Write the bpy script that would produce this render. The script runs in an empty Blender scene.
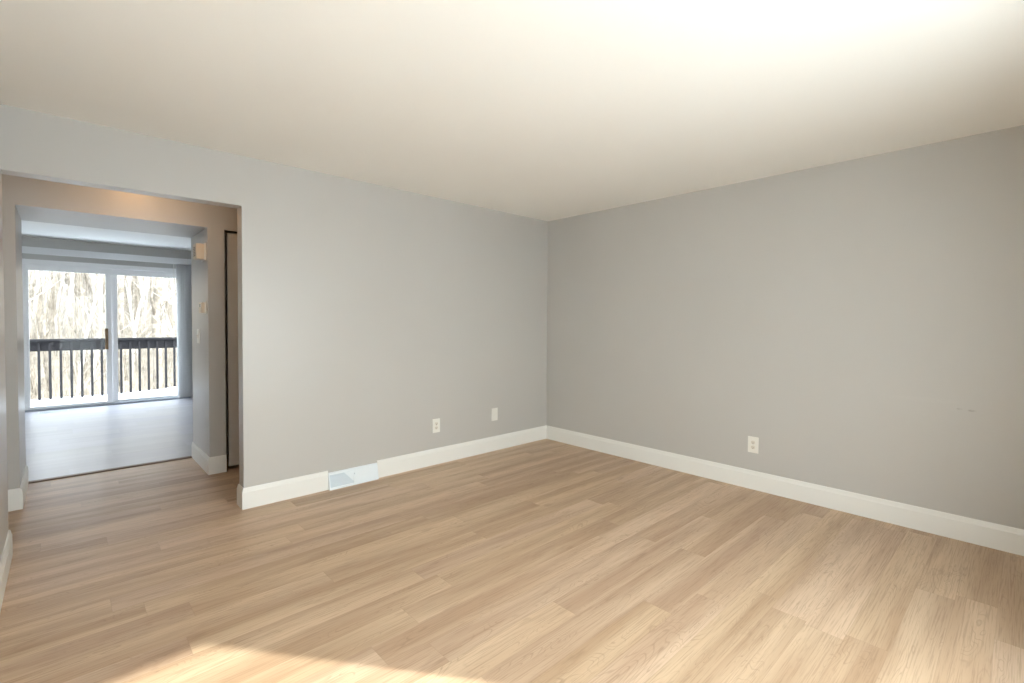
import bpy, bmesh, math, random
from mathutils import Vector, Matrix
random.seed(7)
sc = bpy.context.scene
C = sc.collection
R = math.radians

# ------------------------------------------------------------------ camera
F_PX, CY = 481.74, 333.53
yaw, pitch, roll = R(42.962), R(1.346), R(0.316)
fw = Vector((math.sin(yaw)*math.cos(pitch), math.cos(yaw)*math.cos(pitch), -math.sin(pitch)))
rt = Vector((math.cos(yaw), -math.sin(yaw), 0)); up = rt.cross(fw)
rt2 = rt*math.cos(roll) + up*math.sin(roll); up2 = up*math.cos(roll) - rt*math.sin(roll)
cd = bpy.data.cameras.new('camera'); cam = bpy.data.objects.new('camera', cd); C.objects.link(cam)
M = Matrix((rt2, up2, -fw)).transposed().to_4x4(); M.translation = (-3.9837, -3.6996, 1.3104)
cam.matrix_world = M
cd.sensor_fit = 'HORIZONTAL'; cd.sensor_width = 36; cd.lens = F_PX/1024*36
cd.shift_y = (CY-341.5)/1024; cd.clip_start = .02; cd.clip_end = 400
sc.camera = cam

# ------------------------------------------------------------------ exposure, sky, sun
sc.view_settings.view_transform = 'Standard'; sc.view_settings.look = 'None'
sc.view_settings.gamma = 1; sc.view_settings.use_curve_mapping = False
sc.view_settings.exposure = 1.98
sc.cycles.use_denoising = True
sc.cycles.max_bounces = 14; sc.cycles.diffuse_bounces = 10; sc.cycles.transparent_max_bounces = 16
sc.cycles.sample_clamp_indirect = 8; sc.cycles.caustics_reflective = False; sc.cycles.caustics_refractive = False
w = bpy.data.worlds.new('sky'); sc.world = w; w.use_nodes = True
nt = w.node_tree; nt.nodes.clear()
wo = nt.nodes.new('ShaderNodeOutputWorld'); bg = nt.nodes.new('ShaderNodeBackground')
tc = nt.nodes.new('ShaderNodeTexCoord'); sp = nt.nodes.new('ShaderNodeSeparateXYZ'); rp = nt.nodes.new('ShaderNodeValToRGB')
nt.links.new(tc.outputs['Generated'], sp.inputs[0]); nt.links.new(sp.outputs['Z'], rp.inputs[0])
rp.color_ramp.elements[0].position = 0.0; rp.color_ramp.elements[0].color = (0.95, 0.96, 1.0, 1)
rp.color_ramp.elements[1].position = 0.6; rp.color_ramp.elements[1].color = (0.75, 0.85, 1.0, 1)
# the half of the sky around the sun is whiter and warmer than the half opposite
mr = nt.nodes.new('ShaderNodeMapRange'); mr.interpolation_type = 'SMOOTHSTEP'; mr.inputs[1].default_value = .35; mr.inputs[2].default_value = -.75
nt.links.new(sp.outputs['Y'], mr.inputs[0])
mx = nt.nodes.new('ShaderNodeMix'); mx.data_type = 'RGBA'; nt.links.new(mr.outputs[0], mx.inputs[0]); nt.links.new(rp.outputs[0], mx.inputs[6]); mx.inputs[7].default_value = (.95, .975, 1.005, 1)
nt.links.new(mx.outputs[2], bg.inputs[0]); bg.inputs[1].default_value = 2.5
nt.links.new(bg.outputs[0], wo.inputs[0])
el = R(30.62)
sd = bpy.data.lights.new('sun', 'SUN'); so = bpy.data.objects.new('sun', sd); C.objects.link(so)
sd.energy = 2.35; sd.angle = R(.8); sd.color = (1.0, 0.95, 0.88)
tosun = Vector((.612*math.cos(el), -.791*math.cos(el), math.sin(el)))
so.rotation_euler = tosun.to_track_quat('Z', 'Y').to_euler(); so.location = (4, -14, 9)

# ------------------------------------------------------------------ helpers
class MB:
    def __init__(s): s.b = bmesh.new()
    def box(s, x0, x1, y0, y1, z0, z1):
        v = [s.b.verts.new(p) for p in ((x0,y0,z0),(x1,y0,z0),(x1,y1,z0),(x0,y1,z0),(x0,y0,z1),(x1,y0,z1),(x1,y1,z1),(x0,y1,z1))]
        for f in ((3,2,1,0),(4,5,6,7),(0,1,5,4),(1,2,6,5),(2,3,7,6),(3,0,4,7)): s.b.faces.new([v[i] for i in f])
        return s
    def prism(s, pts, ax, a, b):
        """polygon pts in the plane across axis ax, pushed from a to b"""
        def P(p, t):
            return {0:(t,p[0],p[1]), 1:(p[0],t,p[1]), 2:(p[0],p[1],t)}[ax]
        va = [s.b.verts.new(P(p,a)) for p in pts]; vb = [s.b.verts.new(P(p,b)) for p in pts]
        n = len(pts); s.b.faces.new(va[::-1]); s.b.faces.new(vb)
        for i in range(n): s.b.faces.new((va[i], va[(i+1)%n], vb[(i+1)%n], vb[i]))
        return s
    def tube(s, pts, rad, n=6, cap=True):
        rings = []
        for i, p in enumerate(pts):
            d = (Vector(pts[min(i+1,len(pts)-1)]) - Vector(pts[max(i-1,0)])).normalized()
            a = d.orthogonal().normalized() if abs(d.z) < .5 else Vector((1,0,0)); a = (a - d*a.dot(d)).normalized(); c = d.cross(a)
            rings.append([s.b.verts.new(Vector(p) + (a*math.cos(t*2*math.pi/n) + c*math.sin(t*2*math.pi/n))*rad[i]) for t in range(n)])
        for i in range(len(rings)-1):
            for t in range(n): s.b.faces.new((rings[i][t], rings[i][(t+1)%n], rings[i+1][(t+1)%n], rings[i+1][t]))
        if cap: s.b.faces.new(rings[0][::-1]); s.b.faces.new(rings[-1])
        return s
    def lathe(s, prof, cx, cy, n=32):
        rings = [[s.b.verts.new((cx+r*math.cos(t*2*math.pi/n), cy+r*math.sin(t*2*math.pi/n), z)) for t in range(n)] for r, z in prof]
        for i in range(len(rings)-1):
            for t in range(n): s.b.faces.new((rings[i][t], rings[i][(t+1)%n], rings[i+1][(t+1)%n], rings[i+1][t]))
        s.b.faces.new(rings[0][::-1]); s.b.faces.new(rings[-1]); return s
    def build(s, name, mat, parent=None, bevel=0, smooth=False, seg=2):
        bmesh.ops.recalc_face_normals(s.b, faces=s.b.faces)
        me = bpy.data.meshes.new(name); s.b.to_mesh(me); s.b.free()
        if smooth:
            for p in me.polygons: p.use_smooth = True
        me.materials.append(mat)
        o = bpy.data.objects.new(name, me); C.objects.link(o)
        if parent:
            o.parent = parent; o.location = -Vector(parent.location)
        if bevel:
            m = o.modifiers.new('bevel', 'BEVEL'); m.width = bevel; m.segments = seg; m.limit_method = 'ANGLE'
        return o
def thing(name, label, cat, loc, group=None):
    o = bpy.data.objects.new(name, None); C.objects.link(o); o.location = loc; o.empty_display_size = .1
    o['label'] = label; o['category'] = cat
    if group: o['group'] = group
    return o
def tag(o, label, cat, group=None, kind=None):
    o['label'] = label; o['category'] = cat
    if group: o['group'] = group
    if kind: o['kind'] = kind
    return o
def struct(o, label=None):
    o['kind'] = 'structure'
    if label: o['label'] = label
    return o

# ------------------------------------------------------------------ materials
def mat(name, col, rough=.5, metal=0, spec=.5):
    m = bpy.data.materials.new(name); m.use_nodes = True
    b = m.node_tree.nodes['Principled BSDF']
    b.inputs['Base Color'].default_value = (*col, 1); b.inputs['Roughness'].default_value = rough
    b.inputs['Metallic'].default_value = metal; b.inputs['Specular IOR Level'].default_value = spec
    return m
class G:
    """tiny node-graph writer"""
    def __init__(s, m): s.t = m.node_tree; s.b = s.t.nodes['Principled BSDF']
    def n(s, k, **kw):
        x = s.t.nodes.new(k)
        for a, v in kw.items(): setattr(x, a, v)
        return x
    def put(s, sock, v):
        if isinstance(v, bpy.types.NodeSocket): s.t.links.new(v, sock)
        elif isinstance(v, (tuple, list)) and len(v) == 3 and sock.type == 'RGBA': sock.default_value = (*v, 1)
        else: sock.default_value = v
    def math(s, op, a, b=0.0, c=None):
        x = s.n('ShaderNodeMath', operation=op); s.put(x.inputs[0], a); s.put(x.inputs[1], b)
        if c is not None: s.put(x.inputs[2], c)
        return x.outputs[0]
    def mix(s, f, a, b, mode='MIX'):
        x = s.n('ShaderNodeMix', data_type='RGBA', blend_type=mode); s.put(x.inputs[0], f); s.put(x.inputs[6], a); s.put(x.inputs[7], b); return x.outputs[2]
    def xyz(s, x, y, z):
        c = s.n('ShaderNodeCombineXYZ'); s.put(c.inputs[0], x); s.put(c.inputs[1], y); s.put(c.inputs[2], z); return c.outputs[0]
    def pos(s):
        g = s.n('ShaderNodeNewGeometry'); p = s.n('ShaderNodeSeparateXYZ'); s.t.links.new(g.outputs['Position'], p.inputs[0]); return g.outputs['Position'], p.outputs
    def noise(s, vec, scale, detail=3, rough=.5, dist=0):
        x = s.n('ShaderNodeTexNoise'); s.put(x.inputs['Vector'], vec); x.inputs['Scale'].default_value = scale
        x.inputs['Detail'].default_value = detail; x.inputs['Roughness'].default_value = rough; x.inputs['Distortion'].default_value = dist; return x.outputs[0]
    def ramp(s, v, *st):
        x = s.n('ShaderNodeMapRange', interpolation_type='SMOOTHSTEP'); s.put(x.inputs[0], v)
        for i, q in enumerate(st): x.inputs[i+1].default_value = q
        return x.outputs[0]
    def bump(s, h, strength, dist):
        x = s.n('ShaderNodeBump'); s.put(x.inputs['Height'], h); x.inputs['Strength'].default_value = strength; x.inputs['Distance'].default_value = dist
        s.t.links.new(x.outputs[0], s.b.inputs['Normal'])

# painted drywall
def paint(name, col, rough, scuff=False):
    m = mat(name, col, rough, spec=.5); g = G(m); P, p = g.pos()
    c = g.mix(g.noise(P, 1.3, 2), tuple(k*.975 for k in col), tuple(k*1.025 for k in col))
    if scuff:   # faint scuffed strip on the right-hand wall
        n = g.noise(P, 60, 3, .6)
        def spot(y0, z0, ry, rz):
            dy = g.math('DIVIDE', g.math('SUBTRACT', p[1], y0), ry); dz = g.math('DIVIDE', g.math('SUBTRACT', p[2], z0), rz)
            r = g.math('ADD', g.math('MULTIPLY', dy, dy), g.math('MULTIPLY', dz, dz))
            return g.ramp(r, .2, 1.0, 1, 0)
        onwall = g.math('GREATER_THAN', p[0], -.02)
        for args, k, cc in (((-3.475,.794,.022,.008), .55, (.27,.25,.22)), ((-3.42,.798,.016,.006), .45, (.29,.27,.24)), ((-3.25,.835,.22,.02), .12, (.62,.60,.56))):
            f = g.math('MULTIPLY', g.math('MULTIPLY', spot(*args), onwall), g.math('MULTIPLY', g.ramp(n, .35, .6, .3, 1), k))
            c = g.mix(f, c, cc)
    g.put(g.b.inputs['Base Color'], c)
    g.bump(g.noise(P, 220, 2), .08, .001)
    return m
WALL = paint('grey_wall_paint', (.520, .508, .486), .34, True)
CEIL = paint('ceiling_paint', (.87, .86, .825), .9)
TRIM = mat('white_trim_paint', (.82, .82, .79), .35)
VINYL = mat('white_vinyl', (.84, .84, .84), .35)
PLASTIC = mat('white_plastic', (.80, .79, .74), .35)
IVORY = mat('ivory_plastic', (.70, .62, .50), .45)
RECEP = mat('receptacle_plastic', (.72, .68, .60), .4)
SLOT = mat('dark_slot', (.04, .035, .03), .6)
SHADOWGAP = mat('track_and_gap_shade', (.03, .027, .025), .6)  # closet track, and the shade painted into the gap beside the door
DOORP = mat('closet_door_paint', (.60, .57, .52), .5)
BRASS = mat('brown_handle', (.22, .13, .06), .4)
STEEL = mat('brushed_steel', (.55, .55, .55), .3, 1)
REG = mat('white_enamel', (.80, .86, .90), .3)
REGD = mat('grey_enamel_damper', (.62, .70, .76), .4)
BLIND = mat('blind_vinyl', (.84, .84, .84), .5)
_n = BLIND.node_tree; _tl = _n.nodes.new('ShaderNodeBsdfTranslucent'); _tl.inputs[0].default_value = (.85, .85, .85, 1)
_mx = _n.nodes.new('ShaderNodeMixShader'); _mx.inputs[0].default_value = .5
_n.links.new(_n.nodes['Principled BSDF'].outputs[0], _mx.inputs[1]); _n.links.new(_tl.outputs[0], _mx.inputs[2]); _n.links.new(_mx.outputs[0], _n.nodes['Material Output'].inputs[0])
STRIP = mat('walnut_transition', (.16, .10, .065), .45)
RAILM = mat('weathered_dark_wood', (.028, .026, .028), .85, spec=.15)

def wood_floor(name, base, dark, light, knot, width=.1425, length=1.5, yoff=.065, rough=.42, grain=1.0):
    m = mat(name, base, rough, spec=.4); g = G(m); P, p = g.pos()
    u = g.math('DIVIDE', g.math('ADD', p[1], yoff+40*width), width); row = g.math('FLOOR', u); fv = g.math('FRACT', u)
    wn = g.n('ShaderNodeTexWhiteNoise', noise_dimensions='1D'); g.put(wn.inputs['W'], row)
    x = g.math('DIVIDE', g.math('ADD', p[0], g.math('MULTIPLY', wn.outputs[0], length*3.7)), length); col = g.math('FLOOR', x); fu = g.math('FRACT', x)
    w2 = g.n('ShaderNodeTexWhiteNoise', noise_dimensions='2D'); g.put(w2.inputs['Vector'], g.xyz(row, col, 0.0))
    rs = g.n('ShaderNodeSeparateColor'); g.put(rs.inputs[0], w2.outputs['Color']); r1, r2, r3 = rs.outputs
    # long soft bands along the board, different for each board
    lo = g.noise(g.xyz(g.math('MULTIPLY', p[0], .5), g.math('MULTIPLY', p[1], 6.5), g.math('MULTIPLY', r1, 40)), 1.0, 2, .5, .4)
    band = g.ramp(lo, .30, .70, 0, 1)
    c = g.mix(band, dark, light)
    c = g.mix(.30, c, base)
    tint = g.ramp(r2, 0, 1, .965, 1.03)
    c = g.mix(1.0, c, g.xyz(tint, tint, g.math('MULTIPLY', tint, g.ramp(r3, 0, 1, .97, 1.03))), 'MULTIPLY')
    # cathedral growth lines
    q = g.noise(g.xyz(g.math('MULTIPLY', p[0], 1.6), g.math('MULTIPLY', p[1], 9), g.math('MULTIPLY', r3, 31)), 1.0, 2, .5, .6)
    ring = g.math('ABSOLUTE', g.math('SINE', g.math('MULTIPLY', q, 85)))
    ring = g.math('MULTIPLY', g.ramp(ring, 0, .45, 1, 0), g.ramp(g.noise(g.xyz(g.math('MULTIPLY', p[0], 1.5), g.math('MULTIPLY', p[1], 8), r1), 1.7, 2), .45, .65, 0, 1))
    c = g.mix(g.math('MULTIPLY', ring, .34*grain), c, knot)
    # fine pores
    f1 = g.noise(g.xyz(g.math('MULTIPLY', p[0], 5), g.math('MULTIPLY', p[1], 190), g.math('MULTIPLY', r1, 9)), 1.0, 3, .6)
    c = g.mix(g.math('MULTIPLY', g.ramp(f1, .46, .68, 0, 1), .34*grain), c, knot)
    kn = g.noise(g.xyz(g.math('MULTIPLY', p[0], 3.5), g.math('MULTIPLY', p[1], 14), g.math('MULTIPLY', r2, 17)), 1.3, 3, .6)
    c = g.mix(g.math('MULTIPLY', g.ramp(kn, .60, .76, 0, 1), .30*grain), c, knot)
    # board edges
    ev = g.math('MINIMUM', fv, g.math('SUBTRACT', 1.0, fv)); eu = g.math('MINIMUM', fu, g.math('SUBTRACT', 1.0, fu))
    seam = g.math('MAXIMUM', g.ramp(ev, .004, .014, 1, 0), g.ramp(eu, .0005, .0018, 1, 0))
    c = g.mix(g.math('MULTIPLY', seam, .15), c, knot)
    g.put(g.b.inputs['Base Color'], c)
    g.put(g.b.inputs['Roughness'], g.ramp(f1, .3, .8, rough-.05, rough+.08))
    g.bump(g.math('SUBTRACT', g.math('MULTIPLY', f1, .12), seam), .12, .0012)
    return m
OAK = wood_floor('oak_plank_vinyl', (.56, .395, .262), (.405, .268, .170), (.68, .51, .358), (.24, .143, .088))
GREYF = wood_floor('pale_grey_plank_vinyl', (.475, .455, .485), (.445, .425, .455), (.505, .485, .515), (.38, .36, .37), .30, .6, .1, .35, .4)

def arch_glass(name, t=(.93, .96, .95)):
    m = bpy.data.materials.new(name); m.use_nodes = True; n = m.node_tree; n.nodes.clear()
    o = n.nodes.new('ShaderNodeOutputMaterial'); mx = n.nodes.new('ShaderNodeMixShader'); tr = n.nodes.new('ShaderNodeBsdfTransparent'); gl = n.nodes.new('ShaderNodeBsdfGlossy'); fr = n.nodes.new('ShaderNodeFresnel')
    tr.inputs[0].default_value = (*t, 1); gl.inputs['Roughness'].default_value = 0.0; 
    ge = n.nodes.new('ShaderNodeNewGeometry'); io = n.nodes.new('ShaderNodeMapRange'); io.inputs[3].default_value = 1.22; io.inputs[4].default_value = 1/1.22
    n.links.new(ge.outputs['Backfacing'], io.inputs[0]); n.links.new(io.outputs[0], fr.inputs[0])   # both faces of the pane reflect alike
    n.links.new(fr.outputs[0], mx.inputs[0]); n.links.new(tr.outputs[0], mx.inputs[1]); n.links.new(gl.outputs[0], mx.inputs[2]); n.links.new(mx.outputs[0], o.inputs[0])
    return m
GLASS = arch_glass('window_glass')
GLASS.use_transparent_shadow = True
def ground_mat(name, a, b, s, lo=.4, hi=.6, rough=.9):
    m = mat(name, a, rough, spec=.2); g = G(m); P, p = g.pos()
    g.put(g.b.inputs['Base Color'], g.mix(g.ramp(g.noise(P, s, 6, .65), lo, hi, 0, 1), a, b)); return m
SNOW = ground_mat('snow', (.86, .88, .92), (.80, .83, .88), 3)
LITTER = ground_mat('leaf_litter', (.15, .13, .105), (.26, .23, .195), 2.2)
BARK = ground_mat('pale_bark', (.30, .275, .25), (.46, .43, .395), 5)
BARKD = ground_mat('dark_bark', (.15, .13, .11), (.26, .23, .20), 5)
TWIG = ground_mat('dry_brush', (.19, .165, .14), (.30, .265, .225), 1.2)
YARD = ground_mat('winter_yard', (.80, .80, .80), (.46, .44, .40), .25, .5, .62)

# ------------------------------------------------------------------ measurements
XL, XO, TH, HO = -4.219, -3.079, .117, 2.099       # left wall, opening's right edge, wall thickness, opening head
YC, YD, X1, X2, H1 = 1.031, 1.747, -4.217, -3.086, 2.095
H, HF, YF = 2.44, 2.48, 5.95
YR = -4.05; YO = -4.17                              # window wall inside and outside faces
BB, BT = .147, .0135

# ------------------------------------------------------------------ shell
struct(MB().box(-6.0, .12, YO, YD, -.12, 0).build('floor', OAK), 'light oak plank floor of the living room and hall')
struct(MB().box(-6.6, -.78, YD, 6.07, -.12, 0).build('floor', GREYF), 'pale grey plank floor of the room beyond the hall')
struct(MB().box(-6.0, .12, YO, YD, H, H+.15).build('ceiling', CEIL), 'cream white ceiling of the living room')
struct(MB().box(-6.6, -.78, YD, 6.07, HF, HF+.15).build('ceiling', CEIL), 'ceiling of the room beyond the hall')
b = MB(); b.box(XO, .12, 0, TH, 0, H); b.box(XL, XO, 0, TH, HO, H)
struct(b.build('wall_back', WALL), 'grey wall with the wide opening to the hall')
struct(MB().box(0, .12, YR, 0, 0, H).build('wall_right', WALL), 'grey right-hand wall with a single outlet')
struct(MB().box(XL-.12, XL, YR, TH, 0, H).build('wall_left', WALL), 'grey wall along the left edge')
WX0, WX1, WZ0, WZ1 = -4.12, -1.432, .25, 2.08
b = MB(); b.box(XL-.12, WX0, YO, YR, 0, H); b.box(WX1, .12, YO, YR, 0, H); b.box(WX0, WX1, YO, YR, 0, WZ0); b.box(WX0, WX1, YO, YR, WZ1, H)
struct(b.build('wall_front', WALL))
# hall
struct(MB().box(-6.12, -6.0, 0, YD, 0, H).build('wall_hall_left', WALL))
struct(MB().box(-6.0, XL-.12, 0, TH, 0, H).build('wall_hall_front', WALL))
struct(MB().box(-.9, -.78, TH, YD, 0, H).build('wall_hall_right', WALL))
CX0, CX1, CH = -2.962, -1.7, 2.092
b = MB(); b.box(-6.0, X1, YC, YD, 0, H); b.box(X1, X2, YC, YD, H1, H); b.box(X2, CX0, YC, YD, 0, H)
b.box(CX0, CX1, YC, YC+.115, CH, H); b.box(CX0, CX1, YD-.115, YD, 0, H); b.box(CX1, -.9, YC, YD, 0, H)
struct(b.build('wall_hall_back', WALL), 'grey hall wall with the deep cased passage and closet')
# room beyond
struct(MB().box(-.78, -.66, YD, 6.07, 0, HF).build('wall_far_right', WALL))
for nm, xa, xb, n in (('wall_far_left', -6.72, -6.6, 2),):
    b = MB(); y0, y1, z0, z1 = 2.3, 3.7, .9, 2.1
    b.box(xa, xb, YD, y0, 0, HF); b.box(xa, xb, y1, 6.07, 0, HF); b.box(xa, xb, y0, y1, 0, z0); b.box(xa, xb, y0, y1, z1, HF); struct(b.build(nm, WALL))
    o = thing('window_%d' % n, 'unseen side window added to brighten the room beyond the hall', 'window', (xa, (y0+y1)/2, z0)); del o['category']; o['kind'] = 'structure'  # out of view, added to bring daylight onto the passage wall
    b = MB(); c0, c1 = xa+.03, xa+.09
    b.box(c0, c1, y0, y1, z0, z0+.05); b.box(c0, c1, y0, y1, z1-.05, z1); b.box(c0, c1, y0, y0+.05, z0+.05, z1-.05); b.box(c0, c1, y1-.05, y1, z0+.05, z1-.05); b.box(c0, c1, (y0+y1)/2-.03, (y0+y1)/2+.03, z0+.05, z1-.05)
    b.build('window_frame', TRIM, o); MB().box(xa+.055, xa+.059, y0+.05, y1-.05, z0+.05, z1-.05).build('glass_pane', GLASS, o)
struct(MB().box(-6.6, -6.0, YD-.12, YD, 0, HF).build('wall_far_front', WALL))
DX0, DX1, DZ = -4.405, -2.42, 2.165
b = MB(); b.box(-6.6, DX0, YF, 6.07, 0, HF); b.box(DX1, -.78, YF, 6.07, 0, HF); b.box(DX0, DX1, YF, 6.07, DZ, HF)
struct(b.build('wall_far', WALL), 'grey wall around the sliding glass door')

# ------------------------------------------------------------------ baseboards
def prof(t=BT): return [(0,0),(t,0),(t,BB-.030),(t-.002,BB-.026),(t-.0055,BB-.006),(t-.008,BB),(0,BB)]
def bboard(paths, name, label=None):
    """each path follows the wall plane; the board stands to the left of the walking direction, corners mitred"""
    b = MB()
    for path in paths:
        n = len(path); rings = []
        for i in range(n):
            nn = []
            for j in ((i-1, i), (i, i+1)):
                if j[0] >= 0 and j[1] < n:
                    dx, dy = path[j[1]][0]-path[j[0]][0], path[j[1]][1]-path[j[0]][1]; L = math.hypot(dx, dy); nn.append((-dy/L, dx/L))
            off = (nn[0][0]+nn[1][0], nn[0][1]+nn[1][1]) if len(nn) == 2 else nn[0]
            rings.append([b.b.verts.new((path[i][0]+off[0]*u, path[i][1]+off[1]*u, v)) for u, v in prof()])
        m = len(rings[0])
        for i in range(n-1):
            for t in range(m): b.b.faces.new((rings[i][t], rings[i][(t+1)%m], rings[i+1][(t+1)%m], rings[i+1][t]))
        b.b.faces.new(rings[0][::-1]); b.b.faces.new(rings[-1])
    return struct(b.build(name, TRIM), label)
VX0, VX1 = -2.492, -2.078
bboard([[(VX0,0),(XO,0),(XO,TH),(-.9,TH)]], 'baseboard_back_left', 'white baseboard wrapping the end of the back wall')
bboard([[(0,0),(VX1,0)]], 'baseboard_back', 'white baseboard between floor register and corner')
bboard([[(0,YR+BT),(0,-BT)]], 'baseboard_right', 'white baseboard along the right-hand wall')
bboard([[(-6.0,TH),(XL,TH),(XL,YR+BT)]], 'baseboard_left', 'white baseboard along the left wall')
bboard([[(XL,YR),(0,YR)]], 'baseboard_front')
bboard([[(CX0,YC),(X2,YC),(X2,YD)]], 'baseboard_hall_right', 'white baseboard on the right side of the passage')
bboard([[(X1,YD),(X1,YC),(-6.0,YC)]], 'baseboard_hall_left', 'white baseboard on the left side of the passage')
bboard([[(DX0,YF),(-6.6,YF),(-6.6,YD)],[(-.78,YD),(-.78,YF),(DX1,YF)]], 'baseboard_far')
# transition strip between the two floors
struct(MB().prism([(YD-.032,0),(YD-.022,.009),(YD+.022,.009),(YD+.032,0)], 0, X1+BT, X2-BT).build('trim_1', STRIP), 'dark wood transition strip across the passage floor')

# ------------------------------------------------------------------ front window behind the camera (source of the sun patch)
o = thing('window_1', 'wide picture window in the front wall', 'window', ((WX0+WX1)/2, YR, WZ0)); del o['category']; o['kind'] = 'structure'
b = MB(); fx0, fx1, fz0, fz1 = WX0+.05, WX1-.05, WZ0+.05, WZ1-.05
b.box(WX0, WX1, YO, YO+.07, fz1, WZ1); b.box(WX0, WX1, YO, YO+.07, WZ0, fz0); b.box(WX0, fx0, YO, YO+.07, fz0, fz1); b.box(fx1, WX1, YO, YO+.07, fz0, fz1)
for k in (1, 2):
    x = fx0+(fx1-fx0)*k/3; b.box(x-.03, x+.03, YO, YO+.07, fz0, fz1)
b.build('window_frame', TRIM, o)
MB().box(fx0, fx1, YO+.03, YO+.034, fz0, fz1).build('glass_pane', GLASS, o)
MB().box(WX0-.04, WX1+.04, YR-.05, YR+.05, WZ0-.025, WZ0).build('window_sill', TRIM, o)

# ------------------------------------------------------------------ sliding glass door
d = thing('door_1', 'white framed sliding glass door opening onto the snowy deck', 'door', ((DX0+DX1)/2, YF, 0)); del d['category']; d['kind'] = 'structure'
b = MB(); b.box(DX0, DX1, 5.93, 6.06, 2.10, DZ); b.box(DX0, DX0+.035, 5.93, 6.06, 0, 2.10); b.box(DX1-.035, DX1, 5.93, 6.06, 0, 2.10)
MB().box(DX0, DX1, 5.925, 6.06, 0, .030).build('sill_track', mat('grey_aluminium_track', (.33, .35, .38), .5), d, .003)
b.build('door_frame', VINYL, d, .003)
def panel(x0, x1, y0, y1, sl, sr, st=2.012, sb=.062):
    b = MB(); b.box(x0, x1, y0, y1, st, 2.10); b.box(x0, x1, y0, y1, .028, sb); b.box(x0, x0+sl, y0, y1, sb, st); b.box(x1-sr, x1, y0, y1, sb, st)
    p = b.build('sliding_panel', VINYL, d, .003)
    ym = (y0+y1)/2
    gpl = MB().box(x0+sl, x1-sr, ym-.003, ym+.003, sb, st).build('glass_pane', GLASS); gpl.parent = p
    return p
pl_ = panel(DX0+.032, -3.438, 5.95, 5.99, .034, .066)
pr_ = panel(-3.44, DX1-.035, 6.0, 6.04, .076, .055)
b = MB(); b.box(-3.520, -3.480, 5.944, 5.951, .86, 1.18); b.box(-3.516, -3.486, 5.905, 5.925, .88, 1.16)
b.box(-3.512, -3.490, 5.92, 5.946, .885, .915); b.box(-3.512, -3.490, 5.92, 5.946, 1.125, 1.155)
h = b.build('handle', BRASS, None, .004); h.parent = pl_; h['label'] = 'brown door handle'

# vertical blinds pulled to the right
v = thing('vertical_blinds', 'white vertical blinds drawn to the right of the sliding glass door', 'blinds', (-3.4, 5.87, 2.23))
MB().box(-4.85, -2.1, 5.80, 5.812, 2.228, 2.325).box(-4.85, -2.1, 5.812, 5.95, 2.318, 2.325).build('valance', BLIND, v, .002)
MB().box(-4.83, -2.12, 5.86, 5.90, 2.27, 2.318).build('headrail', VINYL, v, .002)
for k in range(14):
    x = -2.60 + k*.024
    a = R(62 + random.uniform(-5, 5)); dx, dy = .044*math.cos(a), .044*math.sin(a)
    pts = [(x-dx, 5.88-dy), (x+.004, 5.88-.002), (x+dx, 5.88+dy), (x+dx+.001, 5.88+dy-.001), (x+.006, 5.88-.003), (x-dx+.001, 5.88-dy-.001)]
    MB().prism(pts, 2, .035, 2.275).build('vane', BLIND, v)
MB().tube([(-2.655, 5.83, 2.26), (-2.655, 5.83, 1.30)], [.004, .004], 6).build('wand', PLASTIC, v)

# floor register by the glass door
r = thing('floor_register', 'flat white floor register before the sliding glass door', 'vent', (-4.1, 5.72, 0))
MB().box(-4.255, -3.945, 5.665, 5.775, 0, .004).build('frame', REG, r, .001)
for k in range(14): 
    x = -4.24+k*.0205
    MB().box(x, x+.011, 5.68, 5.76, .004, .0052).build('slot', SLOT, r)

# ------------------------------------------------------------------ closet in the hall
dd = thing('door_2', 'beige bifold closet door beside the passage', 'door', (-2.33, YC+.05, 0)); del dd['category']; dd['kind'] = 'structure'
for k in range(4):
    x0 = CX0+.028+k*.307
    b = MB(); b.box(x0, x0+.305, YC+.035, YC+.065, .030, CH-.018)
    p_ = b.build('door_panel', DOORP, dd, .002)
kb = MB().tube([(CX0+.28, YC+.035, 1.0), (CX0+.28, YC+.012, 1.0), (CX0+.28, YC+.008, 1.0)], [.008, .018, .012], 16).build('knob', BRASS, dd)
MB().box(CX0, CX1, YC+.03, YC+.07, CH-.012, CH).build('track', SHADOWGAP, dd)
struct(MB().box(CX0, CX0+.004, YC+.002, YD-.12, 0, CH).build('closet_gap_shade', SHADOWGAP), 'closet jamb painted dark for the shade in the gap')  # thin dark sheet, paints the shade of the closet gap

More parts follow.
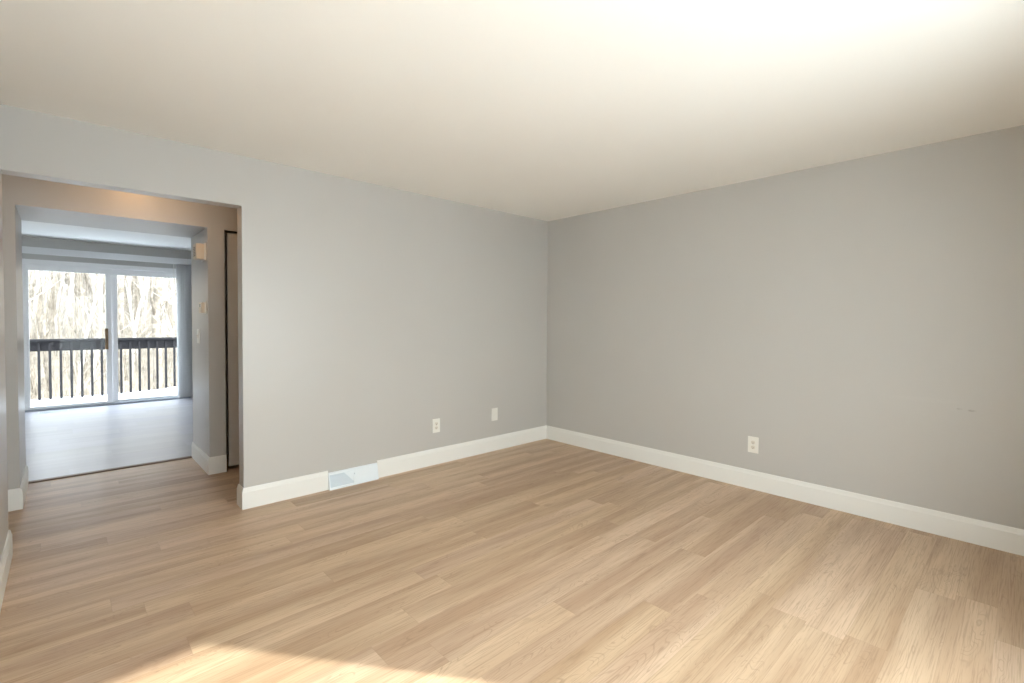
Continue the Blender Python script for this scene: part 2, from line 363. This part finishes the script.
# ------------------------------------------------------------------ wall plates
def plate(name, label, cat, wall, u, z, kind, w_=.080, h_=.127, group=None):
    """wall: 'y0' on the back wall facing -y, 'x0' on the right wall facing -x, 'xp' on the passage side facing -x"""
    if wall == 'y0': o = thing(name, label, cat, (u, 0, z), group); ang = 0
    else: o = thing(name, label, cat, (0 if wall == 'x0' else X2, u, z), group); ang = -math.pi/2
    def P(b, nm, m, bev=0):   # built around the origin facing -y, then turned
        bmesh.ops.rotate(b.b, verts=b.b.verts, cent=(0,0,0), matrix=Matrix.Rotation(ang, 3, 'Z'))
        ob = b.build(nm, m, None, bev); ob.parent = o; return ob
    b = MB(); b.prism([(-w_/2,-h_/2),(w_/2,-h_/2),(w_/2,h_/2),(-w_/2,h_/2)], 1, -.0065, 0); P(b, 'plate', PLASTIC, .0022)
    if kind == 'duplex':
        for s in (-1, 1):
            b = MB(); n = 20; pts = []
            for i in range(n):
                a = 2*math.pi*i/n; pts.append((max(-.0145, min(.0145, .0172*math.cos(a))), s*.0195 + .0143*math.sin(a)))
            b.prism(pts, 1, -.0085, -.006); rc = P(b, 'receptacle', RECEP)
            b = MB(); b.box(-.0075,-.0055,-.0092,-.0084,s*.0195-.002,s*.0195+.007); b.box(.0055,.0075,-.0092,-.0084,s*.0195-.001,s*.0195+.006); b.prism([(.0028*math.cos(k*.785), s*.0195-.0075+.0028*math.sin(k*.785)) for k in range(8)], 1, -.0092, -.0084)
            sl = P(b, 'slots', SLOT); sl.parent = rc
        b = MB(); b.tube([(0,-.006,0),(0,-.0082,0)], [.0032,.0028], 10); P(b, 'screw', STEEL)
    elif kind == 'coax':
        b = MB(); b.tube([(0,-.006,0),(0,-.0075,0),(0,-.0075,0),(0,-.013,0)], [.0065,.0065,.0045,.0045], 12); P(b, 'coax_jack', PLASTIC)
        for s in (-1, 1):
            b = MB(); b.tube([(0,-.006,s*.042),(0,-.0078,s*.042)], [.003,.0026], 10); P(b, 'screw', PLASTIC)
    elif kind == 'switch':
        b = MB(); b.box(-.007,.007,-.0085,-.006,-.013,.013); P(b, 'toggle_bezel', IVORY, .001)
        b = MB(); b.prism([(-.006,-.004),(-.020,.004),(-.020,.010),(-.006,.007)], 0, -.0045, .0045); P(b, 'toggle', PLASTIC, .001)
        for s in (-1, 1):
            b = MB(); b.tube([(0,-.006,s*.030),(0,-.0078,s*.030)], [.003,.0026], 10); P(b, 'screw', STEEL)
    return o
plate('wall_outlet', 'white duplex outlet on the back wall, nearer the floor register', 'outlet', 'y0', -1.487, .356, 'duplex')
plate('wall_plate', 'small white cable wall plate on the back wall, nearest the room corner', 'wall plate', 'y0', -.778, .370, 'coax')
plate('wall_outlet', 'white duplex outlet on the right-hand wall above the long baseboard', 'outlet', 'x0', -2.231, .352, 'duplex')
plate('light_switch', 'small white light switch on the passage side below the thermostat', 'switch', 'xp', 1.435, 1.168, 'switch', .085, .127)

# door chime and thermostat on the passage's right side
def dev(name, label, cat, y0, y1, z0, z1, dep):
    return thing(name, label, cat, (X2, (y0+y1)/2, z0))
c_ = thing('door_chime', 'boxy cream door chime high on the passage side above the thermostat', 'door chime', (X2, 1.16, 1.83))
MB().box(X2-.012, X2, 1.10, 1.235, 1.828, 1.970).build('base', PLASTIC, c_, .002)
MB().box(X2-.072, X2-.012, 1.104, 1.231, 1.834, 1.964).build('cover', IVORY, c_, .005)
b = MB()
for k in range(6): b.box(X2-.0732, X2-.0716, 1.125, 1.21, 1.86+k*.014, 1.865+k*.014)
b.build('grille', SLOT, c_)
c_ = thing('thermostat', 'small cream thermostat on the passage side between chime and light switch', 'thermostat', (X2, 1.17, 1.37))
MB().box(X2-.010, X2, 1.115, 1.235, 1.372, 1.470).build('base', PLASTIC, c_, .002)
MB().box(X2-.034, X2-.010, 1.119, 1.231, 1.376, 1.466).build('cover', IVORY, c_, .004)
MB().box(X2-.0352, X2-.0338, 1.14, 1.21, 1.425, 1.452).build('display', mat('lcd', (.35,.38,.33), .2), c_)

# ------------------------------------------------------------------ baseboard register on the back wall
vr = thing('baseboard_register', 'white baseboard air register set into the back wall baseboard', 'vent', ((VX0+VX1)/2, 0, 0))
D = .040; xm = -2.285
body = [(0,0),(-D,0),(-D,.010),(-.014,.126),(-.010,.130),(0,.130)]
for xa, xb in ((VX0+.002, VX0+.010), (VX1-.010, VX1-.002)):
    MB().prism(body, 0, xa, xb).build('end_cap', REG, vr, .001)
MB().prism([(0,0),(-D,0),(-D,.013),(-D+.004,.016),(0,.016)], 0, VX0+.010, VX1-.010).build('bottom_rail', REG, vr)
MB().prism([(-.004,.112),(-.019,.112),(-.014,.126),(-.010,.130),(0,.130)], 0, VX0+.010, VX1-.010).build('top_rail', REG, vr)
MB().box(VX0+.010, VX1-.010, -.003, 0, .0, .12).build('back_plate', REGD, vr)
MB().prism([(-.010,.016),(-D+.003,.016),(-.0215,.112),(-.010,.112)], 0, xm-.006, xm+.006).build('divider', REG, vr)
MB().prism([(-D+.003,.016),(-D+.0005,.018),(-.0185,.113),(-.0225,.112)], 0, xm+.006, VX1-.010).build('closed_damper', REG, vr)
MB().prism([(-D+.010,.016),(-.0225,.050),(-.006,.098),(-.004,.098),(-.0205,.048),(-D+.013,.016)], 0, VX0+.012, xm-.008).build('open_damper', REGD, vr)
MB().prism([(xm-.085,.112),(xm-.006,.112),(xm-.006,.030)], 1, -.0255, -.0235).build('damper_arm', REG, vr)
MB().tube([(xm, -.026, .085), (xm, -.040, .10)], [.003, .004], 8).build('lever', REG, vr)

# ------------------------------------------------------------------ hall ceiling lamp
hl = thing('ceiling_lamp', 'round frosted ceiling lamp in the hall behind the opening header', 'lamp', (-3.55, .56, H))
MB().lathe([(.15,H),(.15,H-.02),(.135,H-.028)], -3.55, .56).build('base', BRASS, hl, 0, True)
LM = mat('lit_frosted_glass', (1,.9,.75)); lb = LM.node_tree.nodes['Principled BSDF']; lb.inputs['Emission Color'].default_value = (1,.60,.30,1); lb.inputs['Emission Strength'].default_value = 4.3
MB().lathe([(.132,H-.028),(.128,H-.05),(.105,H-.078),(.06,H-.097),(.01,H-.103)], -3.55, .56).build('shade', LM, hl, 0, True)

# ------------------------------------------------------------------ outside: deck, railing, woods
struct(MB().box(-9, 3, 6.07, 8.35, -.22, -.16).build('deck', RAILM), 'dark wooden deck under snow')
bm_ = MB(); nx, ny = 60, 16; grid = []
for i in range(nx+1):
    rowv = []
    for j in range(ny+1):
        x = -9+12*i/nx; y = 6.07+2.26*j/ny
        z = -.115 + .012*math.sin(x*3.1+y*2)*math.cos(y*4.3-x) + .13*math.exp(-((x+1.95)/.42)**2-((y-8.0)/.5)**2) + .03*math.exp(-((x+2.6)/.5)**2-((y-7.9)/.5)**2)
        rowv.append(bm_.b.verts.new((x, y, z)))
    grid.append(rowv)
low = [[bm_.b.verts.new((v_.co.x, v_.co.y, -.16)) for v_ in rw] for rw in grid]
for i in range(nx):
    for j in range(ny):
        bm_.b.faces.new((grid[i][j], grid[i+1][j], grid[i+1][j+1], grid[i][j+1])); bm_.b.faces.new((low[i][j], low[i][j+1], low[i+1][j+1], low[i+1][j]))
for i in range(nx):
    bm_.b.faces.new((grid[i][0], low[i][0], low[i+1][0], grid[i+1][0])); bm_.b.faces.new((grid[i][ny], grid[i+1][ny], low[i+1][ny], low[i][ny]))
for j in range(ny):
    bm_.b.faces.new((grid[0][j], grid[0][j+1], low[0][j+1], low[0][j])); bm_.b.faces.new((grid[nx][j], low[nx][j], low[nx][j+1], grid[nx][j+1]))
tag(bm_.build('snow', SNOW, None, 0, True), 'fresh white snow covering the deck outside the glass door', 'snow', kind='stuff')

rl = thing('deck_railing', 'dark wooden deck railing with square balusters beyond the glass door', 'railing', (-3.5, 8.2, -.16))
MB().box(-8.8, 2.8, 8.205, 8.245, .75, .925).build('fascia_board', RAILM, rl, .003)
MB().box(-8.8, 2.8, 8.13, 8.27, .928, .966).build('cap_rail', RAILM, rl, .004)
bx = -4.307
xs = [bx+.1410*k for k in range(-8, 26)]
for x in xs: MB().box(x-.018, x+.018, 8.17, 8.205, -.20, .90).build('baluster', RAILM, rl, .002)
for x in (-8.7, -6.2, -.2, 2.6): MB().box(x-.045, x+.045, 8.245, 8.335, -.6, .93).build('post', RAILM, rl, .003)

def hz(x, y):
    t = max(0, y-9)
    return -2.6 - .05*(max(0, 14-y)) + .23*max(0, y-15) + .35*math.sin(x*.21+1)*math.cos(y*.17) 
b = MB(); nx, ny = 50, 40; gv = [[b.b.verts.new((-40+80*i/nx, 6.4+60*j/ny, hz(-40+80*i/nx, 6.4+60*j/ny))) for j in range(ny+1)] for i in range(nx+1)]
for i in range(nx):
    for j in range(ny): b.b.faces.new((gv[i][j], gv[i+1][j], gv[i+1][j+1], gv[i][j+1]))
struct(b.build('ground', LITTER, None, 0, True), 'leaf-strewn wooded hillside beyond the deck')
struct(MB().box(-60, 60, -90, YO, -.6, -.35).build('ground', YARD), 'front yard')
struct(MB().box(-6.6, .12, YO, 6.07, -2.8, -.12).build('foundation', mat('concrete', (.4,.4,.39), .9)))

def tree_mesh(hgt, r0, seed, lean, fork):
    rng = random.Random(seed); b = MB()
    def limb(p, d, L, r, lvl):
        n = 7 if lvl == 0 else 4; pts = [p]; rad = [r]; q = Vector(p); dv = Vector(d).normalized()
        for i in range(n):
            dv = (dv + Vector((rng.gauss(0,1), rng.gauss(0,1), rng.gauss(0,.5)+.25*(lvl>0)))*(.05 if lvl == 0 else .14)).normalized()
            q = q + dv*L/n; pts.append(tuple(q)); rad.append(r*(1-.8*(i+1)/n))
        b.tube(pts, rad, 7 if lvl == 0 else 4 if lvl == 1 else 3)
        if lvl < 3:
            k = (rng.randint(9, 13), rng.randint(4, 6), rng.randint(2, 4))[lvl]
            for _ in range(k):
                t = rng.uniform(.22 if lvl == 0 else .2, .97); i = min(int(t*n), n-1); bp_ = Vector(pts[i]).lerp(Vector(pts[i+1]), t*n-i)
                a = rng.uniform(0, 2*math.pi); rise = rng.uniform(.7, 2.0)
                dd_ = Vector((math.cos(a), math.sin(a), rise))+dv*.4
                limb(tuple(bp_), dd_, L*rng.uniform(.18, .34)*(1 if lvl else .8), max(rad[i]*rng.uniform(.25, .42), .004), lvl+1)
    limb((0,0,-.3), (lean, rng.uniform(-.05,.05), 1), hgt, r0, 0)
    if fork: limb((lean*hgt*.22, 0, hgt*.22), (-lean-.22, .1, 1), hgt*.7, r0*.7, 0)
    return b
protos = []
for k in range(7):
    pale = k % 3 != 2
    o = tree_mesh((11, 9, 13, 12, 10, 8, 12)[k], (.10, .075, .13, .12, .09, .06, .11)[k], 50+k, (0, .06, -.05, .12, -.1, .05, .02)[k], k in (0, 3, 4)).build('bare_tree', BARK if pale else BARKD, None, 0, True)
    protos.append((o, pale))
LP = 'pale bare tree in the winter woods beyond the deck railing'
LD = 'dark barked bare tree in the winter woods beyond the deck railing'
rng = random.Random(21); cnt = 0; used = set()
for k in range(110):
    y = 12.5 + 32*rng.random()**.8; cxm = -3.98+(y+3.7)*.052
    x = cxm + rng.uniform(-1, 1)*(2.2+y*.22)
    i = rng.randrange(7); pr, pale = protos[i]
    if i in used: o = pr.copy(); C.objects.link(o)
    else: o = pr; used.add(i)
    s = rng.uniform(.75, 1.25); o.scale = (s, s, s*rng.uniform(.9, 1.15)); o.rotation_euler = (0, 0, rng.uniform(0, 6.28)); o.location = (x, y, hz(x, y))
    tag(o, LP if pale else LD, 'tree', 'pale bare trees in the woods' if pale else 'dark bare trees in the woods')
for i, (pr, _) in enumerate(protos):
    if i not in used: bpy.data.objects.remove(pr)
# undergrowth nobody could count
b = MB(); rng = random.Random(5)
for k in range(6500):
    y = rng.uniform(10.5, 44); x = -3.98+(y+3.7)*.052 + rng.uniform(-1, 1)*(2.5+y*.24); z = hz(x, y); L = rng.uniform(.8, 3.2); r_ = rng.uniform(.004, .011)*(1+y/40)
    dx, dy = rng.gauss(0, .22)*L, rng.gauss(0, .22)*L
    b.tube([(x,y,z-.05),(x+dx*.35,y+dy*.35,z+L*.55),(x+dx,y+dy,z+L)], [r_, r_*.7, r_*.25], 3, False)
tag(b.build('undergrowth', TWIG), 'tangle of dry tan brush on the hillside behind the railing', 'undergrowth', kind='stuff')
